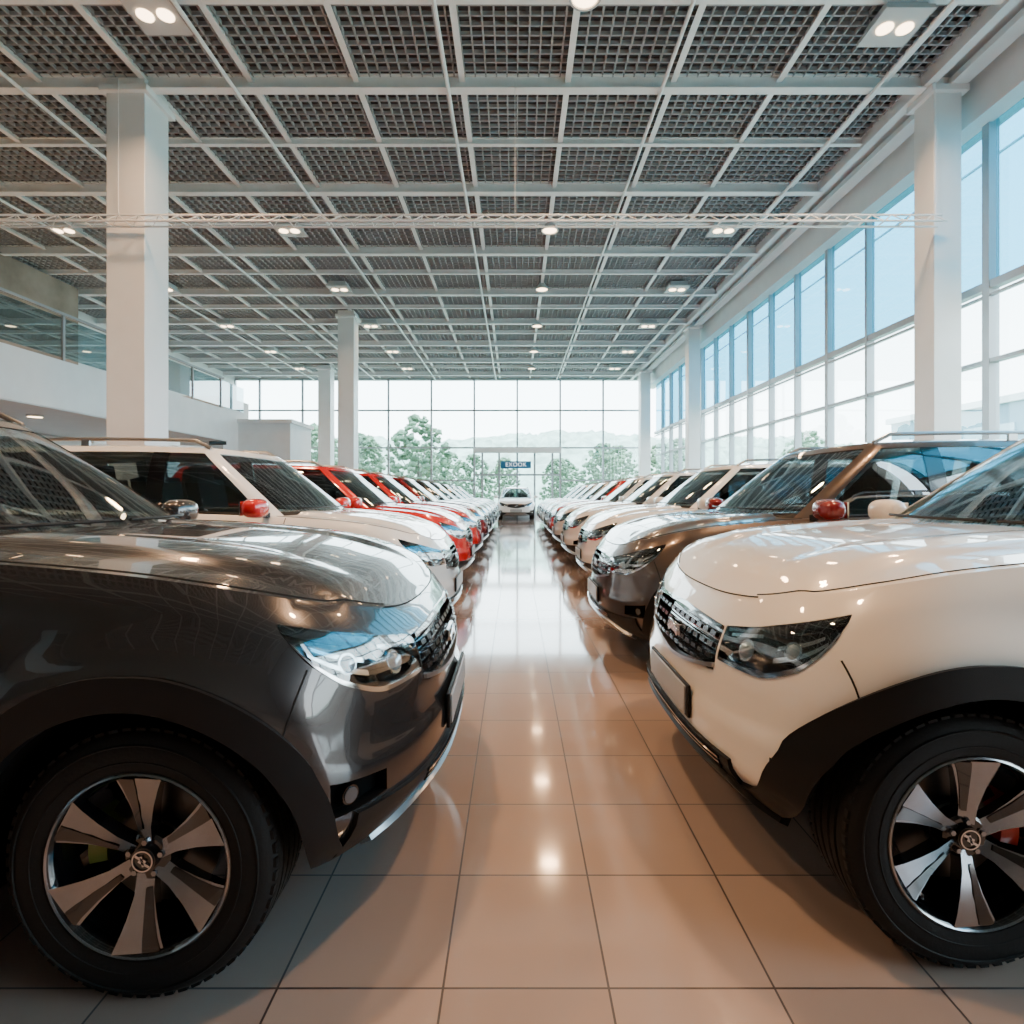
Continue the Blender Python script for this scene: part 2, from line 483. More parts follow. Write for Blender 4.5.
    b = MB(); b.box((p.x+.006, 0, .682), (.02, .15, .045), 0); b.box((p.x+.018, -.03, .682), (.008, .07, .026), 0, rx=.5); b.box((p.x+.018, .03, .682), (.008, .07, .026), 0, rx=-.5)
    b.obj('emblem', M_CHROME, root, bevel=.003)
    b = MB()
    aend = B.sx(.43, .08)
    def lowtop(a): return lerp(.385, .405, ss(.35, .7, abs(a)))
    b.patch(fr(-aend, aend, .242, lowtop), 70, 6, .014, .03, 0)
    b.obj('bumper_cladding', M_BLK, root)
    b = MB()
    for z in (.350, .362, .374): b.patch(fr(-.30, .30, z-.003, z+.003), 30, 1, .020, .02, 0)
    b.obj('air_intake', M_GLOSSBLK, root)
    b = MB(); b.patch(fr(-.44, .44, .244, lambda a: .342-.07*ss(.25, .44, abs(a))), 40, 5, .032, .03, 0)
    b.obj('skid_plate', M_BLK if small else M_SATIN, root)
    b = MB(); x = oh+.014
    b.box((x-.012, 0, .468), (.012, .54, .118), 0); b.box((x-.004, 0, .468), (.010, .50, .100), 1)
    b.obj('license_plate', [M_BLK, M_PLATE], root, bevel=.003)
    for xw in (0, AX_R):
        for sg in (1, -1):
            b = MB()
            def fn(u, v):
                t = lerp(-.19, pi+.19, u); sq = 1+.02*abs(math.sin(2*t))*v+.03*max(0, math.sin(t))**3*v; r = lerp(.387, .452, v)
                p, n = B.SN(xw+r*sq*math.cos(t), max(.243, WR+.005+r*sq*math.sin(t)), sg)
                return p, n
            b.patch(fn, 56, 6, .014, .045, 0)
            b.obj('arch_cladding', M_BLK, root)
    for sg in (1, -1):
        b = MB(); b.patch(lambda u, v: B.SN(lerp(-.42, -2.25, u), lerp(.243, .44, v), sg), 40, 5, .014, .03, 0)
        b.obj('sill_cladding', M_BLK, root)
        def gap(pts, r=.0028):
            b = MB(); b.tube(pts, r, 0, 5); b.obj('panel_gap', M_GAP, root)
        ln = lambda pts: gap([B.SN(x, z, sg)[0] for x, z in pts])
        ln([(lerp(-.56, -.52, i/14), lerp(.45, 1.05, i/14)) for i in range(15)])
        ln([(XB-.03, lerp(.45, 1.08, i/14)) for i in range(15)])
        ln([(lerp(-2.25, -2.42, (i/14)**.5), lerp(.82, 1.09, i/14)) for i in range(15)])
        gap([B.P(sg*a, 1.035) for a in [lerp(.30, B.sx(-.6, 1), i/30) for i in range(31)]], .0030)
        ln([(lerp(.36*q, .40*q, i/8), lerp(.62, .78, i/8)) for i in range(9)])
        for x in (XB+.14, -2.32):
            p, n = B.SN(x, .93, sg); b = MB()
            b.tube([p+n*.0+Vector((-.10, 0, 0)), p+n*.03+Vector((-.075, 0, 0)), p+n*.034, p+n*.03+Vector((.075, 0, 0)), p+Vector((.10, 0, 0))], .011, 0, 8)
            b.obj('door_handle', P_TMPL, root)
    b = MB(); b.tube([B.P(a, 1.0) for a in [lerp(-.30, .30, i/30) for i in range(31)]], .003, 0, 5); b.obj('panel_gap', M_GAP, root)
    def cp(a0, a1, t0, t1):
        def fn(u, v):
            t = lerp(t0, t1, v); s0 = a0(t) if callable(a0) else a0; s1 = a1(t) if callable(a1) else a1
            return C.PN(lerp(s0, s1, u), t)
        return fn
    b = MB(); b.patch(cp(-.74, .74, 0.02, .95), 40, 14, 0, .005, 0); b.obj('windshield', M_GLASS, root)
    b = MB(); b.patch(cp(-.76, .76, 0.02, .18), 40, 3, .004, .005, 0); b.obj('cowl', M_BLK, root)
    b = MB()
    full = C.arc(110, 1.0); cc = [-a for a in full[::-1]]+full[1:]
    def rf(u, v):
        i = min(len(cc)-1, int(round(u*(len(cc)-1)))); t = [.93, .955, .98, 1.0, 1.03, 1.08, 1.15, 1.25, 1.35, 1.5, 1.65, 1.8, 1.999][int(round(v*12))]
        return C.PN(cc[i], t)
    b.patch(rf, len(cc)-1, 12, .004, .012, 0)
    b.obj('roof', P_TMPL, root)
    X = lambda x: (lambda t: C.sx(x, t))
    for sg in (1, -1):
        def sd(a0, a1, t0, t1):
            f = cp(a0, a1, t0, t1)
            def g(u, v):
                p, n = f(u, v); return Vector((p.x, sg*p.y, p.z)), Vector((n.x, sg*n.y, n.z))
            return g
        b = MB(); b.patch(sd(.72, .93, 0.0, .96), 8, 14, .006, .03, 0); b.obj('windshield_pillar', P_TMPL, root)
        for x0, x1 in ((None, XB), (XB-.10, XC), (XC-.10, -2.92)):
            b = MB(); b.patch(sd(.92 if x0 is None else X(x0), X(x1), .02, .94), 14, 10, 0, .005, 0); b.obj('side_window', M_GLASS, root)
        for x0, x1 in ((XB+.01, XB-.11), (XC+.01, XC-.11)):
            b = MB(); b.patch(sd(X(x0), X(x1), .0, .95), 4, 10, .003, .02, 0); b.obj('door_pillar', M_GLOSSBLK, root)
        b = MB(); b.patch(sd(X(-2.91), 2.45, .0, .95), 14, 10, .006, .02, 0); b.obj('rear_pillar', P_TMPL, root)
        b = MB()
        b.tube([Vector((p.x, sg*abs(p.y), p.z)) for p in [(lambda xx: C.P(C.sx(xx, (B.zs(xx)+.012-.99)/.6), (B.zs(xx)+.012-.99)/.6))(lerp(C.fx(.12)-.38, -2.95, i/30)) for i in range(31)]], .011, 0, 6)
        b.obj('belt_trim', M_BLK, root)
        b = MB(); b.sphere((XM, sg*1.0, 1.125), 1, 0, 24, 14, (.075, .115, .070), .75)
        mir = b.obj('side_mirror', P_TMPL, root)
        b = MB(); b.bar((XM, sg*.82, 1.07), (XM, sg*.95, 1.09), .05, .035, 0); b.box((XM-.072, sg*1.0, 1.125), (.01, .17, .10), 1)
        b.obj('mirror_mount', [M_BLK, M_CHROME], mir)
        b = MB()
        xr = C.fx(1)-.24
        def rz(x): return .99+C.H+.025*(1-((x+2.1)/1.15)**2)+.058
        pts = [(x, sg*.615, rz(x)) for x in [lerp(xr, -2.90, i/16) for i in range(17)]]
        pts = [(xr+.12, sg*.62, rz(xr)-.06)]+pts+[(-3.02, sg*.61, rz(-3.0)-.06)]
        b.tube(pts, .014, 0, 8)
        b.box((-2.15, sg*.615, rz(-2.15)-.035), (.06, .02, .06), 0)
        b.obj('roof_rail', M_SATIN, root)
        b = MB(); b.patch(lambda u, v: B.PN(sg*lerp(2.35, 2.72, u), lerp(.62, .93, v)), 12, 8, .01, .02, 0); b.obj('tail_lamp', M_TAIL, root)
        b = MB(); b.tube([C.PN(sg*lerp(.05, .58, i/10) if sg > 0 else lerp(.02, -.50, i/10), .20)[0]+Vector((.02, 0, .018)) for i in range(11)], .007, 0, 6)
        b.obj('wiper', M_BLK, root)
        for x in (XB-.25, -2.68):
            b = MB(); b.box((x, sg*.36, 1.15), (.12, .46, .42), 0, ry=-.2); b.box((x-.07, sg*.36, 1.42), (.08, .26, .15), 0, ry=-.2)
            b.cyl((x-.05, sg*.30, 1.3), (x-.07, sg*.30, 1.4), .008, 0, 6)
            b.obj('seat', M_SEAT, root, bevel=.03)
    b = MB(); b.patch(cp(2.45, 3.55, .1, .95), 24, 8, 0, .005, 0); b.obj('rear_window', M_GLASS, root)
    dx = C.fx(.15)-.45
    b = MB(); b.box((dx-.1, 0, 1.07), (.42, 1.36, .10), 0)
    k0 = len(b.v); b.lathe([(.15, 0), (.165, .008), (.175, 0), (.165, -.008), (.15, 0)], 0, 24)
    for i in range(k0, len(b.v)):
        x, y, z = b.v[i]; v = Matrix.Rotation(-.4, 3, 'Y') @ Vector((y, x, z)); b.v[i] = (v.x+dx-.38, v.y+.36, v.z+1.12)
    b.obj('dashboard', M_SEAT, root, bevel=.02)
    for xw in (0, AX_R):
        for sg in (-1, 1):
            w = empty('wheel', (xw, sg*.775, WR), (0, 0, 0 if sg < 0 else pi), root)
            build_wheel_parts(w, caliper)
    return root

def paint_parts(root, mat, special=None):
    for o in root.children_recursive:
        if o.type != 'MESH': continue
        for i, mt in enumerate(o.data.materials):
            if mt == P_TMPL:
                o.material_slots[i].link = 'OBJECT'
                o.material_slots[i].material = (special or {}).get(o.name.split('.')[0], mat)
FAR_SKIP = {'panel_gap', 'wiper', 'door_handle', 'mirror_mount', 'hub_cap', 'brake_disc', 'brake_caliper', 'belt_trim', 'dashboard', 'seat', 'projector_lens', 'air_intake', 'cowl', 'tail_lamp', 'fog_lamp'}
def copy_tree(src, skip=()):
    new = src.copy(); COL.objects.link(new)
    for ch in src.children:
        if ch.name.split('.')[0] in skip: continue
        c = copy_tree(ch, skip); c.parent = new; c.matrix_parent_inverse = ch.matrix_parent_inverse.copy()
    return new
def place(root, x_nose, yc, oh, right):
    if right: root.location = (x_nose+oh, yc, 0); root.rotation_euler = (0, 0, pi)
    else: root.location = (x_nose-oh, yc, 0); root.rotation_euler = (0, 0, 0)

OHL, OHR, OHT = .67, .54, .67
carL = build_car(OHL, M_LIME, True)
carR = build_car(OHR, M_RED, True)
tmpl = build_car(OHT, M_RED, False)
left = [(-.50, 4.95, 'white', 'white crossover with red mirror caps'), (-.58, 7.7, 'red', 'bright red crossover with black cladding'), (-.60, 10.1, 'red', 'bright red crossover with black cladding'),
        (-.60, 12.5, 'darkred', 'dark red crossover with silver roof rails'), (-.62, 14.9, 'black', 'black crossover parked in showroom row'), (-.64, 17.3, 'blue', 'steel blue crossover parked in showroom row'),
        (-.64, 19.7, 'graphite', 'dark grey crossover parked in showroom row'), (-.66, 22.1, 'black', 'black crossover parked in showroom row'), (-.66, 24.5, 'graphite', 'dark grey crossover parked in showroom row')]
right = [(.63, 4.50, 'brown', 'metallic brown crossover with silver roof rails'), (.84, 7.4, 'white', 'white crossover with black cladding in showroom row'), (.84, 9.9, 'white', 'white crossover with black cladding in showroom row'),
         (.84, 12.3, 'cream', 'pearl white crossover parked in showroom row'), (.86, 14.7, 'red', 'bright red crossover parked in showroom row'), (.88, 17.1, 'silver', 'silver crossover parked in showroom row'),
         (.90, 19.5, 'white', 'white crossover parked in showroom row'), (.92, 21.9, 'darkred', 'dark red crossover parked in showroom row'), (.94, 24.3, 'graphite', 'dark grey crossover parked in showroom row')]
for side, rows in ((False, left), (True, right)):
    for i, (xn, yc, c, lab) in enumerate(rows):
        r = copy_tree(tmpl, FAR_SKIP if i >= 3 else ())
        paint_parts(r, P[c], {'side_mirror': P['red']} if 'red mirror' in lab else ({'side_mirror': P['darkred']} if c == 'brown' else None))
        place(r, xn, yc, OHT, side); tag(r, lab, 'car', 'cars parked in showroom rows')
r = tmpl; paint_parts(r, P['white']); r.location = (.05, 27.6, 0); r.rotation_euler = (0, 0, -pi/2)
tag(r, 'white crossover facing down the aisle by the entrance', 'car', 'cars parked in showroom rows')
paint_parts(carL, P['graphite']); paint_parts(carR, P['cream'])
carL.location = (-.905, 1.335+.885, 0); tag(carL, 'metallic graphite crossover with black cladding and alloy wheels', 'car', 'cars parked in showroom rows')
carR.location = (1.175, 1.42+.885, 0); carR.rotation_euler = (0, 0, pi); tag(carR, 'pearl white crossover with black cladding and alloy wheels', 'car', 'cars parked in showroom rows')

# ------------------------------------------------------------------ room
M_WHITE = pbr('white_wall_paint', (.74, .76, .77), .55, nscale=3, namt=.03)
M_COLUMN = pbr('column_paint', (.84, .85, .86), .4, nscale=2, namt=.03)
M_STEEL = pbr('painted_steel', (.30, .32, .34), .45, nscale=5, namt=.06)
M_STEELW = pbr('painted_steel_light', (.86, .87, .88), .4, nscale=5, namt=.04)
M_GRID = pbr('ceiling_grid', (.36, .37, .39), .5, 0)
M_DECK = pbr('ceiling_deck', (.075, .08, .09), .8, nscale=2, namt=.2)
M_FRAME = pbr('window_frame', (.36, .39, .42), .4, .2)
M_PANE = glass('window_glass', (.93, .98, .98), .03, edge=.35)
M_BLUEPANE = glass('blue_window_glass', (.26, .58, .70), .05, edge=.4)
M_RAILG = glass('railing_glass', (.50, .62, .65), .08)
CEIL = 7.5; XR = 7.2; XL = -15.; YB = 30.; Y0 = -7.

m, N, L = newmat('floor_tiles'); bs = N['Principled BSDF']
tc = N.new('ShaderNodeTexCoord'); mp = N.new('ShaderNodeMapping'); mp.inputs['Location'].default_value = (.178+.41*40, -1.385+.412*30, 0)
br = N.new('ShaderNodeTexBrick'); br.offset = 0; br.squash = 1
br.inputs['Scale'].default_value = 1; br.inputs['Brick Width'].default_value = .41; br.inputs['Row Height'].default_value = .412
br.inputs['Mortar Size'].default_value = .003; br.inputs['Mortar Smooth'].default_value = .1; br.inputs['Bias'].default_value = 0
br.inputs['Color1'].default_value = (.42, .315, .265, 1); br.inputs['Color2'].default_value = (.47, .355, .30, 1); br.inputs['Mortar'].default_value = (.05, .035, .03, 1)
L.new(tc.outputs['Object'], mp.inputs['Vector']); L.new(mp.outputs['Vector'], br.inputs['Vector'])
nz = N.new('ShaderNodeTexNoise'); nz.inputs['Scale'].default_value = 1.3; nz.inputs['Detail'].default_value = 5
L.new(tc.outputs['Object'], nz.inputs['Vector'])
mx = N.new('ShaderNodeMix'); mx.data_type = 'RGBA'; mx.blend_type = 'MULTIPLY'; mx.inputs['Factor'].default_value = .25
L.new(br.outputs['Color'], mx.inputs['A']); L.new(nz.outputs['Fac'], mx.inputs['B']); L.new(mx.outputs['Result'], bs.inputs['Base Color'])
mr = N.new('ShaderNodeMapRange'); mr.inputs['To Min'].default_value = .11; mr.inputs['To Max'].default_value = .5
L.new(br.outputs['Fac'], mr.inputs['Value']); L.new(mr.outputs['Result'], bs.inputs['Roughness'])
bp = N.new('ShaderNodeBump'); bp.invert = True; bp.inputs['Strength'].default_value = .25; bp.inputs['Distance'].default_value = .003
L.new(br.outputs['Fac'], bp.inputs['Height']); L.new(bp.outputs['Normal'], bs.inputs['Normal'])
bs.inputs['Specular IOR Level'].default_value = .8
bs.inputs['Coat Weight'].default_value = .7; bs.inputs['Coat Roughness'].default_value = .055; bs.inputs['Coat IOR'].default_value = 1.6
b = MB(); b.box(((XL+XR)/2, (Y0+YB)/2, -.06), (XR-XL+.4, YB-Y0+.4, .12)); struct(b.obj('floor', m))

b = MB(); b.box(((XL+XR)/2, (Y0+YB)/2, CEIL+.45), (XR-XL+.4, YB-Y0+.4, .1), 0)
x = XL
while x < 6.15:
    b.box((x, (Y0+YB)/2, CEIL+.08), (.022, YB-Y0, .06), 1); x += .16
y = Y0
while y < YB:
    b.box(((XL+6.15)/2, y, CEIL+.08), (6.15-XL, .022, .06), 1); y += .16
struct(b.obj('ceiling', [M_DECK, M_GRID]))
tn = 1
def trim(fn, mats, **k):
    global tn
    b = MB(); fn(b); o = struct(b.obj('trim_%d' % tn, mats, **k)); tn += 1; return o
yy = [7.05+1.45*i for i in range(-8, 16)]
for i, y in enumerate(yy):
    big = i % 2 == 1
    def f(b, y=y, big=big):
        h = .20 if big else .11; z0 = CEIL-.02-(.12 if big else .04)
        b.box(((XL+6.2)/2, y, z0), (6.2-XL, .15 if big else .08, .02)); b.box(((XL+6.2)/2, y, z0+h/2), (6.2-XL, .03, h)); b.box(((XL+6.2)/2, y, z0+h), (6.2-XL, .13 if big else .07, .02))
    trim(f, M_STEELW)
x = 5.6
while x > XL:
    def f(b, x=x):
        b.box((x, (Y0+YB)/2, CEIL-.02), (.09, YB-Y0, .015)); b.box((x, (Y0+YB)/2, CEIL+.03), (.02, YB-Y0, .10))
    trim(f, M_STEELW); x -= 1.6
for k in range(-3, 4):
    def f(b, k=k):
        b.tube([(k*3.2-1.0, 5.8, CEIL-.20), (k*3.2-1.0, YB-.5, CEIL-.20)], .028, 0, 8)
    trim(f, M_STEELW)
def f(b):
    b.box((6.22, (Y0+YB)/2, CEIL-.02), (.14, YB-Y0, .22)); b.box((6.75, (Y0+YB)/2, CEIL+.12), (1.1, YB-Y0, .1))
    b.box((7.05, (Y0+YB)/2, CEIL-.28), (.30, YB-Y0, .75)); b.box((6.62, (Y0+YB)/2, CEIL-.10), (.25, YB-Y0, .10))
trim(f, M_WHITE)
M_DARKW = pbr('grey_wall_paint', (.26, .20, .165), .6, nscale=2, namt=.1)
b = MB(); b.box((XR+.12, (Y0+YB)/2, .25), (.28, YB-Y0, .5)); b.box((XR+.12, (Y0+YB)/2, CEIL-.05), (.28, YB-Y0, 1.1)); struct(b.obj('wall_right', M_WHITE))
b = MB(); b.box((XL-.15, (Y0+YB)/2, CEIL/2), (.3, YB-Y0, CEIL+.8)); struct(b.obj('wall_left', M_WHITE))
b = MB(); b.box(((XL+XR)/2, Y0-.15, CEIL/2), (XR-XL, .3, CEIL+.8)); struct(b.obj('wall_front', M_DARKW))
b = MB(); b.box(((XL+XR)/2, YB+.12, .12), (XR-XL, .25, .24)); b.box(((XL+XR)/2, YB+.12, CEIL+.15), (XR-XL, .25, .55)); struct(b.obj('wall_back', M_WHITE))
wn = 1
for i in range(len(yy)-1):
    y0, y1 = yy[i], yy[i+1]
    if y1 < -1.5 or y1 > YB+1.3: continue
    y1 = min(y1, YB)
    b = MB(); rows = [.5, 1.9, 3.25, 4.4, 6.95]
    heavy = (i % 3 == 0)
    b.box((XR+.02, y0, 3.7), (.16, .13 if heavy else .07, 6.5), 0)
    for z in rows: b.box((XR+.02, (y0+y1)/2, z), (.14, y1-y0, .12 if z == 4.4 else .06), 0)
    b.box((XR-.02, (y0+y1)/2, 4.24), (.06, y1-y0, .04), 0)
    for j in range(4):
        b.box((XR+.05, (y0+y1)/2, (rows[j]+rows[j+1])/2), (.012, y1-y0-.03, rows[j+1]-rows[j]-.03), 2 if (j == 3) else 1)
    o = struct(b.obj('window_%d' % wn, [M_FRAME, M_PANE, M_BLUEPANE])); wn += 1
b = MB(); b.box((XR+.12, -5, CEIL/2), (.28, 5, CEIL+.8)); struct(b.obj('wall_right_solid', M_DARKW))
xb = [XL+.0]+[x for x in [2.3*i+.12 for i in range(-6, 3)] if x > XL+.6]+[XR]
for i in range(len(xb)-1):
    x0, x1 = xb[i], xb[i+1]
    b = MB()
    door_bay = -2.3 < x0 < 2.3 and -2.3 < x1 <= 2.5
    rows = [3.75, 5.75, 7.42] if door_bay else [.24, 2.0, 3.75, 5.75, 7.42]
    z0 = rows[0]
    b.box((x0, YB+.02, (z0+7.42)/2), (.09, .14, 7.42-z0), 0)
    for z in rows: b.box(((x0+x1)/2, YB+.02, z), (x1-x0, .12, .08), 0)
    for j in range(len(rows)-1): b.box(((x0+x1)/2, YB+.05, (rows[j]+rows[j+1])/2), (x1-x0-.03, .012, rows[j+1]-rows[j]-.03), 1)
    struct(b.obj('window_%d' % wn, [M_FRAME, M_PANE])); wn += 1
b = MB(); xa, xz = -2.18, 2.42
for x in (xa, -1.75, -.85, .12, 1.05, 2.0, xz): b.box((x, YB-.02, 1.85), (.10, .16, 3.7), 0)
b.box((.12, YB-.05, 3.62), (4.7, .3, .30), 1); b.box((.12, YB-.02, 2.3), (4.6, .12, .10), 0); b.box((.12, YB+.02, 1.85), (4.5, .012, 3.6), 2)
struct(b.obj('door_1', [M_FRAME, M_WHITE, M_PANE]))
M_SIGN = pbr('sign_blue', (.015, .11, .22), .4); M_SIGNT = pbr('sign_letters', (.8, .85, .88), .4, emis=(.8, .9, 1), estr=1.)
b = MB(); b.box((0, 0, 0), (1.6, .10, .38)); sg = b.obj('sign', M_SIGN, loc=(.05, YB-.32, 2.82)); tag(sg, 'dark blue rectangular sign with white letters above the entrance', 'sign')
b = MB(); b.box((-.6, .12, .0), (.04, .2, .04)); b.obj('sign_bracket', M_FRAME, sg)
b = MB(); b.box((.6, .12, 0), (.04, .2, .04)); b.obj('sign_bracket', M_FRAME, sg)
cu = bpy.data.curves.new('lettering', 'FONT'); cu.body = 'EXOOK'; cu.size = .30; cu.align_x = 'CENTER'; cu.align_y = 'CENTER'; cu.extrude = .01; cu.space_character = 1.1
t0 = bpy.data.objects.new('lettering_curve', cu); COL.objects.link(t0)
dg = bpy.context.evaluated_depsgraph_get(); dg.update()
tme = bpy.data.meshes.new_from_object(t0.evaluated_get(dg)); bpy.data.objects.remove(t0)
tme.materials.clear(); tme.materials.append(M_SIGNT)
t = bpy.data.objects.new('lettering', tme); COL.objects.link(t); t.parent = sg; t.location = (0, -.065, 0); t.rotation_euler = (pi/2, 0, 0)

def column(x, y, w, cap=True):
    b = MB(); b.box((0, 0, CEIL/2), (w, w, CEIL), 0); b.box((0, 0, .06), (w+.05, w+.05, .12), 0)
    if cap: b.box((0, 0, CEIL-.19), (w+.14, w+.14, .10), 0)
    o = b.obj('column', M_COLUMN, loc=(x, y, 0), bevel=.01); tag(o, 'tall square white-painted column reaching the ceiling', 'column', 'showroom columns')
for x, y, w in ((-5.85, 8.7, .58), (-5.75, 19.3, .55), (-9.2, 27.3, .6), (6.5, 8.62, .42), (6.5, 20.5, .42), (6.45, 27.9, .5)): column(x, y, w)

b = MB(); zt = 5.22; yt = 8.56
for dy, dz in ((-.09, 0), (.09, 0), (0, .13)):
    b.cyl((-12, yt-.3+dy, zt+dz), (6.3, yt-.3+dy, zt+dz), .016, 0, 8)
x = -12
while x < 6.1:
    b.cyl((x, yt-.39, zt), (x+.15, yt-.3, zt+.13), .008, 0, 5); b.cyl((x+.15, yt-.3, zt+.13), (x+.3, yt-.39, zt), .008, 0, 5)
    b.cyl((x, yt-.21, zt), (x+.15, yt-.3, zt+.13), .008, 0, 5); b.cyl((x, yt-.39, zt), (x, yt-.21, zt), .008, 0, 5); x += .3
for x in (-9, -5.85, 0, 6.2): b.cyl((x, yt-.3, zt+.1), (x, yt-.3, CEIL-.15), .005, 0, 5)
o = b.obj('lighting_truss', M_STEELW); tag(o, 'slender pale steel lattice truss hung across the room', 'truss')

M_LAMP = pbr('lamp_diffuser', (1, .9, .75), .5, emis=(1, .70, .42), estr=9)
M_LAMPBODY = pbr('lamp_body', (.55, .56, .57), .4)
def lamp(x, y, square, pw, z=CEIL-.17, light=True):
    b = MB()
    if square:
        b.box((0, 0, 0), (.62, .62, .05), 0); b.box((0, 0, .09), (.5, .5, .10), 0)
        for sx in (-1, 1):
            for sy in (-1, 1): b.cyl((sx*.2, sy*.2, .1), (sx*.2, sy*.2, .25), .01, 0, 6)
    else:
        b.lathe([(.0001, .16), (.08, .16), (.12, .10), (.19, .02), (.20, -.03), (.17, -.03), (.16, .0)], 0, 28, 'Z')
        b.cyl((0, 0, .15), (0, 0, .24), .02, 0, 8)
    o = b.obj('ceiling_lamp', M_LAMPBODY, loc=(x, y, z)); tag(o, 'square recessed ceiling luminaire glowing warm white' if square else 'round dome ceiling lamp glowing warm white', 'lamp', 'showroom ceiling lamps')
    if square:
        for sx in (-1, 1):
            b = MB(); b.cyl((sx*.13, 0, -.02), (sx*.13, 0, -.04), .10, 0, 24); b.obj('lamp_diffuser', M_LAMP, o)
    else:
        b = MB(); b.lathe([(.0001, -.035), (.10, -.032), (.158, -.015), (.158, .005)], 0, 28, 'Z'); b.obj('lamp_diffuser', M_LAMP, o)
    if light:
        ld = bpy.data.lights.new('lamp_light', 'AREA'); ld.shape = 'DISK'; ld.size = .4; ld.energy = pw; ld.color = (1, .60, .32); ld.spread = math.radians(140)
        lo = bpy.data.objects.new('lamp_light', ld); COL.objects.link(lo); lo.parent = o; lo.location = (0, 0, -.08)
for x, y, sq in ((-4.56, 7.1, True), (.86, 6.85, False), (4.95, 7.3, True), (-10, 7.2, False)): lamp(x, y, sq, 130)
for y in (12.9, 16.6, 20.2, 23.8, 27.0):
    for x, sq in ((-10.4, True), (-5.2, True), (.8, False), (4.8, True)): lamp(x, y, sq, 55)
for x in (-5.5, -2.0, 3.2): lamp(x, 2.4, False, 190)  # unseen lamps overhead, added to light the near cars

M_DARKIN = pbr('brown_interior_wall', (.30, .23, .19), .7, nscale=1.5, namt=.25)
b = MB(); b.box(((XL-8.6)/2, 4.9, 3.30), (-8.6-XL, 23.8, .95)); b.box((-8.62, 4.9, 2.90), (.10, 23.8, .12)); struct(b.obj('trim_%d' % tn, M_WHITE)); tn += 1
b = MB()
y = -6.5
while y < 16.6:
    b.box((-8.7, y, 4.22), (.05, .05, .9), 0); b.box((-8.7, y+.72, 4.24), (.012, 1.36, .76), 1); y += 1.44
b.box((-8.7, 4.9, 4.70), (.07, 23.6, .05), 0)
o = b.obj('balcony_railing', [M_STEEL, M_RAILG]); tag(o, 'glass balcony railing with steel posts and handrail', 'railing')
b = MB(); b.box((-13.2, 4.9, 5.6), (.2, 23.8, 3.6)); struct(b.obj('wall_mezzanine', M_DARKIN))
b = MB(); b.box((-12.5, 6.0, 1.4), (.2, 21, 2.8)); struct(b.obj('wall_under_mezzanine', M_WHITE))
b = MB()
b.box((-9.4, 17.6, 2.1), (1.3, 1.6, 4.2)); b.box((-8.1, 18.6, 1.75), (2.0, 1.8, 3.5)); b.box((-8.1, 18.6, 3.55), (2.15, 1.95, .12))
struct(b.obj('wall_office', M_WHITE))
for x, y in ((-9.6, 8.2), (-9.6, 11.2), (-9.6, 14)):
    b = MB(); b.cyl((0, 0, 0), (0, 0, -.05), .14, 0, 24); o = b.obj('ceiling_lamp', M_LAMPBODY, loc=(x, y, 2.83)); tag(o, 'small round downlight under the balcony', 'lamp', 'balcony downlights')
    b = MB(); b.cyl((0, 0, -.05), (0, 0, -.055), .12, 0, 24); b.obj('lamp_diffuser', M_LAMP, o)
b = MB(); b.box((0, 0, 0), (.5, .06, .36), 0); o = b.obj('wall_screen', M_GLOSSBLK, loc=(-8.9, 16.77, 2.9), bevel=.01); tag(o, 'small dark wall-mounted screen', 'screen')
b = MB(); b.box((0, -.034, 0), (.44, .008, .30), 0); b.obj('screen_panel', pbr('screen_surface', (.05, .09, .11), .1), o)

# ------------------------------------------------------------------ outside
M_GRASS = pbr('grass', (.30, .38, .28), .9, nscale=2, namt=.3, spec=.1); M_HILL = pbr('hill_green_hazed', (.42, .52, .44), .95, nscale=.5, namt=.3, spec=.05)  # hill green is paled: distance haze painted into its colour
M_LEAF = pbr('foliage_hazed', (.19, .28, .19), 1, nscale=1.5, namt=.3, spec=0.); M_BARK = pbr('bark', (.2, .17, .15), .9, nscale=8, namt=.3)  # leaf green lightened too, with outdoor haze mixed into the colour
b = MB(); b.box((0, 60, -.25), (260, 260, .1)); o = b.obj('ground', M_GRASS); o['kind'] = 'structure'
b = MB(); vs = []; fs = []; nx, ny = 150, 30
for j in range(ny+1):
    for i in range(nx+1):
        x = -90+180*i/nx; y = 58+60*j/ny; t = j/ny
        vs.append((x, y, -.3+(11+1.0*math.sin(x*.05+1)+.6*math.sin(x*.17))*math.sin(min(1, t*1.3)*pi/2)+random.uniform(-.9, .9)*min(1, t*6)))
for j in range(ny):
    for i in range(nx): fs.append((j*(nx+1)+i, j*(nx+1)+i+1, (j+1)*(nx+1)+i+1, (j+1)*(nx+1)+i))
b.add(vs, fs); o = b.obj('hill', M_HILL); tag(o, 'wooded hillside, green paled by painted haze, beyond the glass wall', 'hill')
def tree_mesh(seed):
    rnd = random.Random(seed); b = MB()
    b.cyl((0, 0, 0), (0, 0, 2.6), .14, 1, 10, .07)
    for a in range(5):
        t = a*1.3+seed; b.cyl((0, 0, 1.3+.2*a), (.9*math.cos(t), .9*math.sin(t), 2.8+.3*a), .05, 1, 6, .02)
    for k in range(300):
        t = rnd.uniform(0, 2*pi); h = rnd.uniform(1.2, 5.4); w = 1.7*math.sin(min(1, max(.1, (5.9-h)/2.8))*pi/2)
        r = rnd.uniform(.08, .20); rr = rnd.uniform(.1, 1)**.6*w; c = (rr*math.cos(t), rr*math.sin(t), h)
        o0 = len(b.v); b.sphere(c, r, 0, 5, 4, (1.2, 1.2, .8))
        for i in range(o0, len(b.v)): b.v[i] = tuple(q+rnd.uniform(-.06, .06) for q in b.v[i])
    return b
base = [tree_mesh(i).obj('tree', [M_LEAF, M_BARK], angle=80) for i in range(3)]
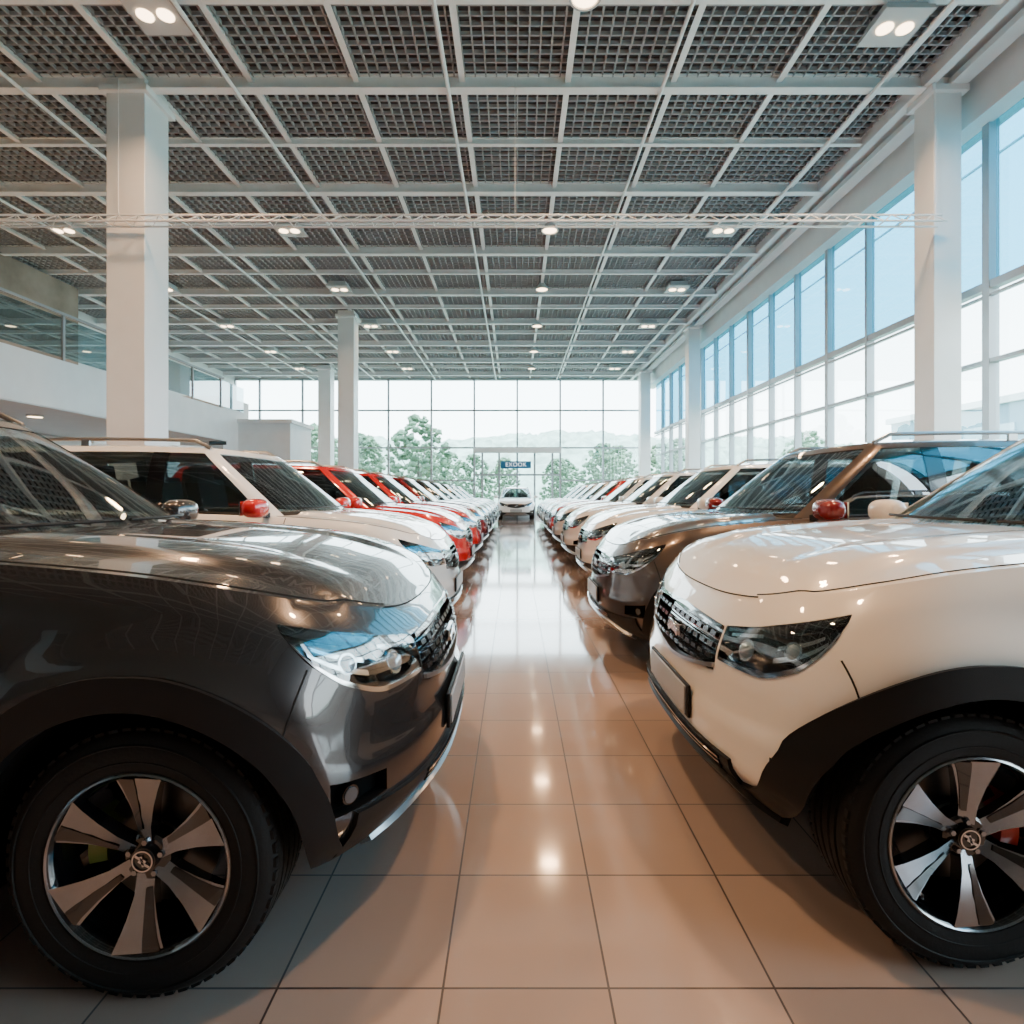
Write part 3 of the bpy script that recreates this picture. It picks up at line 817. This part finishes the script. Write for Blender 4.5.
spots = [(-10.5, 37, 1.0), (-6.3, 36.5, 1.2), (-3.0, 41, .8), (3.4, 46, .8), (6.4, 41, .95), (10.0, 38, .9), (-14.5, 41, 1.2), (13.5, 46, 1.1), (-19, 40, 1.2), (-1, 53, .9), (4.8, 54, .9), (-8.5, 53, 1.1), (-23, 47, 1.3), (26, 50, 1.3), (-5.4, 46.5, .9), (-13, 49, 1.2), (9.8, 52.5, 1.1)]
for i, (x, y, sc) in enumerate(spots):
    o = base[i] if i < 3 else base[i % 3].copy()
    if i >= 3: COL.objects.link(o)
    o.location = (x, y, -.2); o.rotation_euler = (0, 0, i*1.3); o.scale = (sc, sc, sc)
    tag(o, 'leafy green tree standing on the grass outside', 'tree', 'trees outside')
M_FAC = pbr('facade_blue', (.16, .30, .38), .4, nscale=.6, namt=.1); M_FACW = pbr('facade_window', (.35, .50, .58), .15, .3)
b = MB(); b.box((0, 0, 2.7), (14, 10, 5.6), 0); b.box((0, 0, 5.6), (14.4, 10.4, .3), 1)
for i in range(9):
    for z in (1.6, 3.9): b.box((-6.2+i*1.55, -5.02, z), (1.1, .08, 1.3), 2)
for i in range(6):
    for z in (1.6, 3.9): b.box((-7.02, -4+i*1.6, z), (.08, 1.1, 1.3), 2)
o = b.obj('building', [M_FAC, M_WHITE, M_FACW], loc=(28.5, 27, -.2)); tag(o, 'low blue-grey commercial building outside the windows', 'building')

# ------------------------------------------------------------------ world, sun
w = bpy.data.worlds.new('World'); bpy.context.scene.world = w; w.use_nodes = True
N = w.node_tree.nodes; L = w.node_tree.links; bg = N['Background']
tc = N.new('ShaderNodeTexCoord'); sp = N.new('ShaderNodeSeparateXYZ'); cr = N.new('ShaderNodeValToRGB')
L.new(tc.outputs['Generated'], sp.inputs[0]); L.new(sp.outputs['Z'], cr.inputs['Fac'])
cr.color_ramp.elements[0].position = 0; cr.color_ramp.elements[0].color = (.93, .98, 1, 1)
cr.color_ramp.elements[1].position = .6; cr.color_ramp.elements[1].color = (.64, .85, 1, 1)
L.new(cr.outputs['Color'], bg.inputs['Color']); bg.inputs['Strength'].default_value = 12
sd = bpy.data.lights.new('sun', 'SUN'); sd.energy = 3.; sd.angle = .05; sd.color = (1, .92, .78)
so = bpy.data.objects.new('sun', sd); COL.objects.link(so); so.rotation_euler = (math.radians(35), 0, math.radians(-150))

cd = bpy.data.cameras.new('camera'); cam = bpy.data.objects.new('camera', cd); COL.objects.link(cam)
cam.location = (0, 0, 1.22); cam.rotation_euler = (pi/2, 0, 0)
cd.sensor_width = 36; cd.lens = 560/1024*36; cd.shift_x = -3/1024; cd.shift_y = -17/1024; cd.clip_end = 500; cd.clip_start = .05
bpy.context.scene.camera = cam
